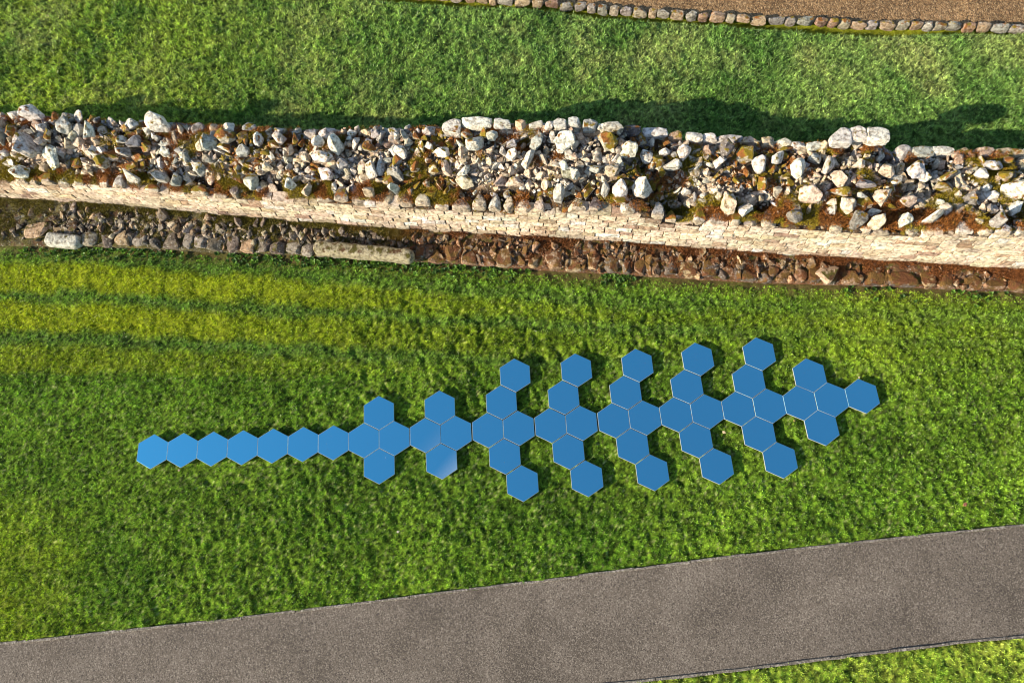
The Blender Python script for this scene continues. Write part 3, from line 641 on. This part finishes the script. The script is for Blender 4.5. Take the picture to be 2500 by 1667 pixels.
k = r.random(n) < sm(0.53, 0.66, den); X, Y, v, px = X[k], Y[k], v[k], px[k]
Z = surf(X, Y) + r.uniform(-0.04, 0.055, len(X))
hu = fbm(X, Y, 0.35, 3, 93) + 0.22 * sm(0.75, 0.95, v) - 0.13 * sm(1900, 2200, px) * sm(0.3, 0.4, v) + 0.08 * sm(0.25, 0.15, v); t = sm(0.47, 0.56, hu)[:, None]; q = r.random(len(X))[:, None]
C = (np.array([0.22, 0.165, 0.012]) * (1 - t) + np.array([0.25, 0.095, 0.022]) * t) * (0.4 + 1.1 * q)
tag(blades("wall_moss", X, Y, Z, C, r.uniform(0.02, 0.055, len(X)), 0.010, 1.4, M_mossf, wall, 1), kind="stuff")
n = 200000; X = r.uniform(-12.3, 11, n); v = r.uniform(0.0, 1.0, n) ** 0.8; Y = Ffr(X) + 0.05 + v * (Yf(X) - Ffr(X) - 0.05); px, py = PJ(X, Y, 0.2)
den = fbm(X, Y, 0.35, 3, 95) + 0.16 * sm(0.75, 0.95, v) + 0.10 * sm(1850, 2050, px) + 0.1 * sm(250, 80, px)
k = r.random(n) < sm(0.50, 0.62, den); X, Y, v, px = X[k], Y[k], v[k], px[k]
t = sm(800, 1150, px + 300 * (fbm(X, Y, 0.3, 2, 96) - 0.5))[:, None]; q = r.random(len(X))[:, None]
C = (np.array([0.12, 0.10, 0.014]) * (1 - t) + np.array([0.17, 0.065, 0.022]) * t) * (0.4 + 1.1 * q)
tag(blades("footing_moss", X, Y, fsurf(X, Y) + r.uniform(-0.01, 0.03, len(X)), C, r.uniform(0.02, 0.045, len(X)), 0.010, 1.4, M_mossf, foot, 2), kind="stuff")

# ------------------------------------------------------------------ kerb stones of the upper track
kerb = empty("stone_kerb", (5.0, float(Kst(5.0)), 0.0)); tag(kerb, "row of small kerb stones between the back lawn and the brown gravel track", "stone kerb")
rg = np.random.default_rng(8); x = -3.2
while x < 12.2:
    L = rg.uniform(0.16, 0.34); D = rg.uniform(0.09, 0.13); xc = x + L / 2; z = float(ZK(xc)) + rg.uniform(-0.05, -0.01)
    V, Fc = rock(rg, (xc, float(Kst(xc)), z - 0.01), (L - 0.004, D, 0.20), 3, math.atan(-0.11) + rg.uniform(-.1, .1), 0.12, 0.93, 7, 0.05, 0.6, 0.95)
    mesh_np("kerb_stone", V, Fc, tint(rg, "tgbgtm"[rg.integers(0, 6)], len(V), 0.35) * np.array([0.72, 0.70, 0.66, 1]), M_stone, kerb, smooth=False, loc=(xc, float(Kst(xc)), 0)); x += L + rg.uniform(0.0, 0.02)

# ------------------------------------------------------------------ mirrored hexagonal tiles
TR = 0.30; TOP = 0.093
cen = {}
RG = [(2.6133, 300, 900), (3.409, 1150, 800), (3.409, 1650, 800)]
def tc(reg, pts):
    s, ox, oy = RG[reg]; X, Y = G([ox + p[0] / s for p in pts], [oy + p[1] / s for p in pts], TOP)
    z = X + 1j * Y; c = z.mean(); h = np.exp(1j * (np.pi / 2 - np.arange(6) * np.pi / 3)); q = ((z - c) * np.conj(h)).mean()
    return c, float(np.angle(q))
T1 = tc(0, [(215,418),(301,467),(290,580),(190,638),(104,588),(118,470)])
T4 = tc(0, [(773,391),(860,440),(856,554),(760,614),(668,564),(674,450)])
T7 = tc(0, [(1343,360),(1439,408),(1439,521),(1341,583),(1246,534),(1247,420)])
clus = [
 ('s', tc(0, [(1635,172),(1726,217),(1728,332),(1636,389),(1536,346),(1536,234)]), tc(0, [(1635,507),(1732,555),(1733,673),(1635,738),(1538,688),(1537,571)])),
 ('s', tc(0, [(2023,139),(2114,184),(2117,297),(2025,357),(1927,311),(1924,197)]), tc(0, [(2030,477),(2129,521),(2133,641),(2037,707),(1936,657),(1933,539)])),
 ('l', tc(1, [(362,255),(487,313),(497,460),(375,537),(241,475),(235,330)]), tc(1, [(417,1142),(556,1208),(565,1363),(437,1447),(300,1381),(290,1222)])),
 ('l', tc(1, [(868,215),(995,270),(1009,413),(890,494),(755,433),(745,290)]), tc(1, [(948,1100),(1090,1166),(1104,1322),(978,1410),(838,1344),(824,1182)])),
 ('l', tc(1, [(1370,170),(1500,230),(1518,374),(1405,455),(1265,393),(1248,253)]), tc(1, [(1486,1050),(1632,1115),(1652,1272),(1533,1359),(1387,1292),(1366,1138)])),
 ('l', tc(2, [(160,123),(295,180),(320,317),(208,398),(68,345),(44,207)]), tc(2, [(312,1000),(460,1065),(484,1216),(370,1305),(220,1240),(193,1084)])),
 ('l', tc(2, [(668,82),(803,140),(832,277),(725,355),(583,296),(556,160)]), tc(2, [(838,952),(985,1016),(1015,1167),(900,1253),(755,1188),(723,1034)])),
 ('s', tc(2, [(1087,255),(1222,311),(1255,454),(1147,538),(1000,480),(974,336)]), tc(2, [(1180,688),(1328,744),(1362,888),(1250,980),(1102,922),(1070,772)]))]
T24 = tc(2, [(1520,425),(1664,481),(1699,627),(1587,711),(1438,655),(1405,511)])
WS = 0.5235   # centre distance of neighbouring tiles
place_t = []
def pl(c, a, lab): place_t.append((c.real, c.imag, a, lab))
ordn = ["first", "second", "third", "fourth", "fifth", "sixth", "seventh", "eighth"]
dT = (T1[0] - T7[0]) / abs(T1[0] - T7[0]); print('SPACING', abs(T1[0] - T4[0]) / 3, abs(T4[0] - T7[0]) / 3)
T4 = (T7[0] + (T4[0] - T7[0]) / abs(T4[0] - T7[0]) * 3 * max(0.5225, abs(T4[0] - T7[0]) / 3), T4[1]); T1 = (T4[0] + (T1[0] - T4[0]) / abs(T1[0] - T4[0]) * 3 * max(0.5225, abs(T1[0] - T4[0]) / 3), T1[1])
for i in range(7):
    if i <= 3: t = i / 3; c = T1[0] * (1 - t) + T4[0] * t; a = T1[1] * (1 - t) + T4[1] * t
    else: t = (i - 3) / 3; c = T4[0] * (1 - t) + T7[0] * t; a = T4[1] * (1 - t) + T7[1] * t
    lab = "speckled blue mirror hexagon at the left tip of the single-file tail" if i == 0 else "%s blue mirror hexagon from the left tip in the single-file tail" % ordn[i]
    pl(c, a, lab)
where = []
for q, (typ, T, B) in enumerate(clus):
    u = (T[0] - B[0]) / abs(T[0] - B[0]); a = float(np.angle(u / 1j)); a = 0.5 * a + 0.25 * (T[1] + B[1]); ux = np.exp(1j * a); uy = 1j * ux; m = (T[0] + B[0]) / 2
    nm = "of the %s branched group from the left" % ordn[q]
    if typ == 's':
        sw = "polish swirls with painted sun glare" if q == 1 else ""
        pl(T[0], T[1], "blue mirror hexagon on the upper side " + nm)
        pl(B[0], B[1], ("blue hexagon brightly swirled, painted glare, lower side " if q == 1 else "blue mirror hexagon on the lower side ") + nm)
        pl(m - ux * WS / 2, a, ("faintly swirled, glare-painted blue hexagon, left in row " if q == 1 else "blue hexagon, left one of the middle pair ") + nm)
        pl(m + ux * WS / 2, a, "blue hexagon, right one of the middle pair " + nm)
    else:
        s3 = abs(T[0] - B[0]) / 4
        pl(T[0], T[1], "blue hexagon at the upper tip " + nm)
        pl(T[0] - uy * s3 - ux * WS / 2, a, "blue hexagon just below the upper tip " + nm)
        pl(m, a, "blue hexagon, right one of the middle pair " + nm)
        pl(m - ux * WS, a, "blue hexagon, left one of the middle pair " + nm)
        pl(m - uy * s3 - ux * WS / 2, a, "blue hexagon just above the lower tip " + nm)
        pl(B[0], B[1], "blue hexagon at the lower tip " + nm)
pl(T24[0], T24[1], "single blue mirror hexagon at the far right end of the figure")
def mat_mirror(name, swirl=0.0):
    m, nt, p, o = newmat(name)
    p.inputs["Base Color"].default_value = (0.16, 0.79, 1.0, 1); p.inputs["Metallic"].default_value = 1.0; p.inputs["Roughness"].default_value = 0.03
    g = N(nt, "ShaderNodeTexCoord"); pos = g.outputs["Object"]
    d = N(nt, "ShaderNodeBsdfDiffuse"); d.inputs[0].default_value = (0.62, 0.64, 0.66, 1)
    oi = N(nt, "ShaderNodeObjectInfo"); va = N(nt, "ShaderNodeVectorMath", operation='ADD'); nt.links.new(pos, va.inputs[0]); 
    cx = N(nt, "ShaderNodeCombineXYZ"); nt.links.new(math_(nt, 'MULTIPLY', oi.outputs["Random"], 40.0), cx.inputs[0]); nt.links.new(cx.outputs[0], va.inputs[1])
    spots = math_(nt, 'MULTIPLY', ramp(nt, noise(nt, va.outputs[0], 28, 4, 0.6), 0.70, 0.74), math_(nt, 'MULTIPLY', ramp(nt, noise(nt, va.outputs[0], 4, 2), 0.5, 0.62), 0.35))
    fac = math_(nt, 'ADD', spots, 0.012)
    if swirl:  # sun glare on the polish swirls, painted as a whitish diffuse layer
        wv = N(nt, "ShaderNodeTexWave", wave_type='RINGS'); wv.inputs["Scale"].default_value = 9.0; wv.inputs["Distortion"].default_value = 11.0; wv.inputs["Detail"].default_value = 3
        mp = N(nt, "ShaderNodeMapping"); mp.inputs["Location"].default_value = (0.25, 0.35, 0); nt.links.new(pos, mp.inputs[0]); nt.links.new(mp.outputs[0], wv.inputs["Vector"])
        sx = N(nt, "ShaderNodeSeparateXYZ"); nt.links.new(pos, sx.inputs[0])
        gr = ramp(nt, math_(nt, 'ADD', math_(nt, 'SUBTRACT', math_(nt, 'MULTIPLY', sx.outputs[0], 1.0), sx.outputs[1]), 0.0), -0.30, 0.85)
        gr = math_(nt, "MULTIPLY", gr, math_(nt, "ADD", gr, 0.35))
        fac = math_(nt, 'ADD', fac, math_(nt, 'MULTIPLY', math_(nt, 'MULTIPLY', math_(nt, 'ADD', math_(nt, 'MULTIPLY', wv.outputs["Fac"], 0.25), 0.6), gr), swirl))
    ms = N(nt, "ShaderNodeMixShader"); nt.links.new(fac, ms.inputs[0]); nt.links.new(p.outputs[0], ms.inputs[1]); nt.links.new(d.outputs[0], ms.inputs[2]); nt.links.new(ms.outputs[0], o.inputs[0])
    return m
M_mirror = mat_mirror("mirror_panel"); M_mirror_s = mat_mirror("glare_swirl_mirror", 0.55); M_mirror_f = mat_mirror("faint_glare_swirl_mirror", 0.14)
M_alu, ntx, px_, _o = newmat("pale_folded_edge"); px_.inputs["Base Color"].default_value = (0.40, 0.41, 0.41, 1); px_.inputs["Roughness"].default_value = 0.35; px_.inputs["Metallic"].default_value = 0.1
def hexring(rs):     # list of (radius, z)
    V = []; Fc = []
    for rr, z in rs:
        for k in range(6):
            t = math.pi / 2 - k * math.pi / 3; V.append((rr * math.cos(t), rr * math.sin(t), z))
    for i in range(len(rs) - 1):
        for k in range(6):
            a, b = i * 6 + k, i * 6 + (k + 1) % 6; Fc.append((a, a + 6, b + 6, b))
    return V, Fc
def build_mesh(name, V, Fc, mat):
    me = bpy.data.meshes.new(name); me.from_pydata(V, [], Fc); me.materials.append(mat); me.update(); return me
V, Fc = hexring([(TR - 0.050, 0.001), (TR - 0.030, TOP - 0.034), (TR - 0.0005, TOP - 0.016), (TR - 0.0005, TOP - 0.003), (TR - 0.0024, TOP - 0.001), (TR - 0.0034, TOP - 0.001), (TR - 0.0034, TOP - 0.004)])
Fc.append((0, 1, 2, 3, 4, 5))
me_tray = build_mesh("frame", V, [f[::-1] for f in Fc], M_alu)
def panel(mat):
    V, Fc = hexring([(TR - 0.0036, TOP - 0.004), (TR - 0.0036, TOP - 0.0010), (TR - 0.0044, TOP)]); Fc = [f[::-1] for f in Fc]; Fc.append((17, 16, 15, 14, 13, 12)); return build_mesh("mirror_panel", V, Fc, mat)
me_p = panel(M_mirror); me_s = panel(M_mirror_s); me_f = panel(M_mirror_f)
for me in (me_tray, me_p, me_s, me_f):
    bm = bmesh.new(); bm.from_mesh(me); bmesh.ops.recalc_face_normals(bm, faces=bm.faces); bm.to_mesh(me); bm.free()
rgt = np.random.default_rng(4)
for (x, y, a, lab) in place_t:
    t = empty("mirror_tile", (x, y, 0.0)); t.rotation_euler = (rgt.normal(0, 0.005), rgt.normal(0, 0.005), a)
    tag(t, lab, "mirror tile", "blue mirrored hexagonal tiles laid out on the lawn")
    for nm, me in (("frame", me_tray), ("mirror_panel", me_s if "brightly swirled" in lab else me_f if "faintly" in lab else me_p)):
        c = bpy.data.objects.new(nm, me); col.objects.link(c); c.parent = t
        if "swirl" in lab and nm == "mirror_panel": c["label"] = "mirror panel with whitish polishing swirls and painted sun glare"
TX = np.array([p[0] for p in place_t]); TY = np.array([p[1] for p in place_t])

# ------------------------------------------------------------------ grass
def lawn(seed, per_m2, nb, region, Lr, Wd, spread, name, label, lean):
    r = np.random.default_rng(seed); x0, x1, y0, y1 = -13.5, 12, -3.3, 13.2
    n = int(per_m2 * (x1 - x0) * (y1 - y0)); X = r.uniform(x0, x1, n); Y = r.uniform(y0, y1, n)
    px, py = PJ(X, Y); k = (px > -110) & (px < 2610) & (py > -110) & (py < 1780) & region(X, Y); X, Y = X[k], Y[k]
    n = len(X); cn = r.random(n); cl = np.clip(r.normal(1, 0.25, n), 0.45, 1.7)
    X = np.repeat(X, nb); Y = np.repeat(Y, nb); cn = np.repeat(cn, nb); cl = np.repeat(cl, nb); m = len(X)
    X = X + r.normal(0, spread, m); Y = Y + r.normal(0, spread, m)
    k = region(X, Y)
    # nothing grows through the tiles
    for tx, ty in zip(TX, TY): k &= (np.hypot(X - tx, Y - ty) > 0.292)
    X, Y, cn, cl = X[k], Y[k], cn[k], cl[k]; m = len(X)
    pn = fbm(X, Y, 0.16, 2, 73); hmod = np.clip(0.5 + 1.1 * (pn - 0.05), 0.4, 1.4)
    L = r.uniform(Lr[0], Lr[1], m) * cl * hmod
    near = np.full(m, 9.0)
    for tx, ty in zip(TX, TY): near = np.minimum(near, np.hypot(X - tx, Y - ty))
    L = L * (0.7 + 0.3 * sm(0.42, 0.75, near))
    nr = np.clip(0.6 * cn + 0.4 * r.random(m), 0, 1)
    C = lawn_colour(X, Y, nr) * (0.75 + 0.5 * cn)[:, None] * (0.8 + 0.4 * r.random(m))[:, None]; pale = r.random(m) < 0.03; C[pale] = C[pale] * 0.5 + np.array([0.28, 0.33, 0.17])  # scattered blades painted pale to stand for sparkling highlights
    o = blades(name, X, Y, gz(X, Y) - 0.004, C, L, Wd, lean, M_grass, None, seed + 1)
    return tag(o, label, "grass", kind="stuff")
lawn(101, 1300, 6, lambda X, Y: (Y < Ffr(X) - 0.01 - 0.16 * vn(X, Y, 0.25, 5) * vn(X, Y, 0.07, 6)) & (Y > Pup(X) + 0.012 - 0.05 * (vn(X, Y, 0.13, 33) > 0.62) * vn(X, Y, 0.4, 34)), (0.018, 0.038), 0.0105, 0.010, "grass", "mown green front lawn between the wall footing and the path, yellower at the left", 1.15)
lawn(103, 700, 7, lambda X, Y: (Y > Yb(X) + 0.02) & (Y < Led(X) + 0.03), (0.030, 0.075), 0.0120, 0.013, "grass", "longer tufty grass of the lawn behind the wall, with straw coloured patches", 1.1)
lawn(105, 620, 8, lambda X, Y: (Y < Plo(X) + 0.0 + 0.05 * (vn(X, Y, 0.13, 33) > 0.55)), (0.020, 0.045), 0.0095, 0.014, "grass", "bright green corner of lawn below the path at the bottom right", 1.15)
lawn(107, 500, 8, lambda X, Y: (Y > Led(X) + 0.08) & (Y < Kst(X) - 0.07) & (vn(X, Y, 0.2, 4) > 0.3), (0.01, 0.028), 0.008, 0.018, "moss", "bright mossy strip in the dip beside the kerb stones", 1.2)

# weeds at the foot of the footing
r = np.random.default_rng(66); parts = []
wv_, wf_, wc_ = [], [], []; kk = 0
for i in range(900):
    X = r.uniform(-11.8, 9.5); off = abs(r.normal(0, 0.13)); Y = float(Ffr(X)) - off + 0.02
    dn = vn(np.array([X]), np.array([Y]), 0.6, 12)[0]; pxx, pyy = PJ(X, Y)
    if dn < 0.42 or (pxx > 1900 and r.random() < 0.8): continue
    rad = r.uniform(0.03, 0.08); bright = r.random() < 0.4
    base = np.array([0.13, 0.25, 0.03]) if bright else np.array([0.055, 0.12, 0.02])
    for j in range(int(r.integers(14, 30))):
        a = r.uniform(0, 6.28); e = r.uniform(0.1, 1.2); l = rad * r.uniform(0.5, 1.0); ww = l * 0.3
        d = np.array([math.cos(a) * math.cos(e), math.sin(a) * math.cos(e), math.sin(e)]); sdv = np.array([-math.sin(a), math.cos(a), 0]) * ww
        b = np.array([X, Y, 0.03]); wv_ += [b, b + d * l * 0.6 + sdv, b + d * l, b + d * l * 0.6 - sdv]; wf_.append((kk, kk + 1, kk + 2, kk + 3)); kk += 4
        c = base * r.uniform(0.7, 1.4); wc_ += [np.append(c, 1)] * 4
tag(mesh_np("weeds", np.array(wv_), np.array(wf_), np.array(wc_), M_weed), "low green weeds growing along the foot of the footing", "weeds", kind="stuff")

# ------------------------------------------------------------------ fallen leaves
def leaf(px, py, s, colr, label, rot):
    X, Y = G(px, py, 0.06); V = []; Fc = []; n = 9
    for i in range(n):
        t = i / (n - 1); wl = math.sin(math.pi * t ** 0.8) * 0.34
        for j in (-1, 0, 1): V.append(((t - 0.5) * s, j * wl * s, 0.012 * s / 0.06 * abs(j) + 0.01 * math.sin(3 * t)))
    for i in range(n - 1):
        for j in (0, 1): a = i * 3 + j; Fc.append((a, a + 3, a + 4, a + 1))
    C = np.ones((len(V), 4)); C[:, :3] = colr
    o = mesh_np("fallen_leaf", V, Fc, C, M_weed, smooth=True)
    sm_ = o.modifiers.new("thick", 'SOLIDIFY'); sm_.thickness = 0.0015
    o.location = (float(X), float(Y), 0.062); o.rotation_euler = (0.2, 0.15, rot); tag(o, label, "leaf")
leaf(2354, 1230, 0.085, (0.55, 0.22, 0.12), "orange-pink fallen leaf on the lawn near the right edge, above the path", 0.7)
leaf(972, 1297, 0.055, (0.60, 0.56, 0.40), "tiny pale leaf on the lawn between the left group and the path", 0.5)
leaf(1767, 1055, 0.065, (0.62, 0.50, 0.30), "pale fallen leaf lying in the grass gap between two branches of tiles", -0.6)
leaf(1938, 1026, 0.045, (0.55, 0.45, 0.12), "small yellow leaf in the grass gap just below the right part of the middle row", 1.2)
leaf(438, 1147, 0.05, (0.60, 0.42, 0.26), "small tan leaf tucked against the lower edge of the tail, near its left tip", 1.0)
leaf(2097, 921, 0.04, (0.62, 0.52, 0.38), "little pale leaf touching the top corner of the far right tile", 0.1)
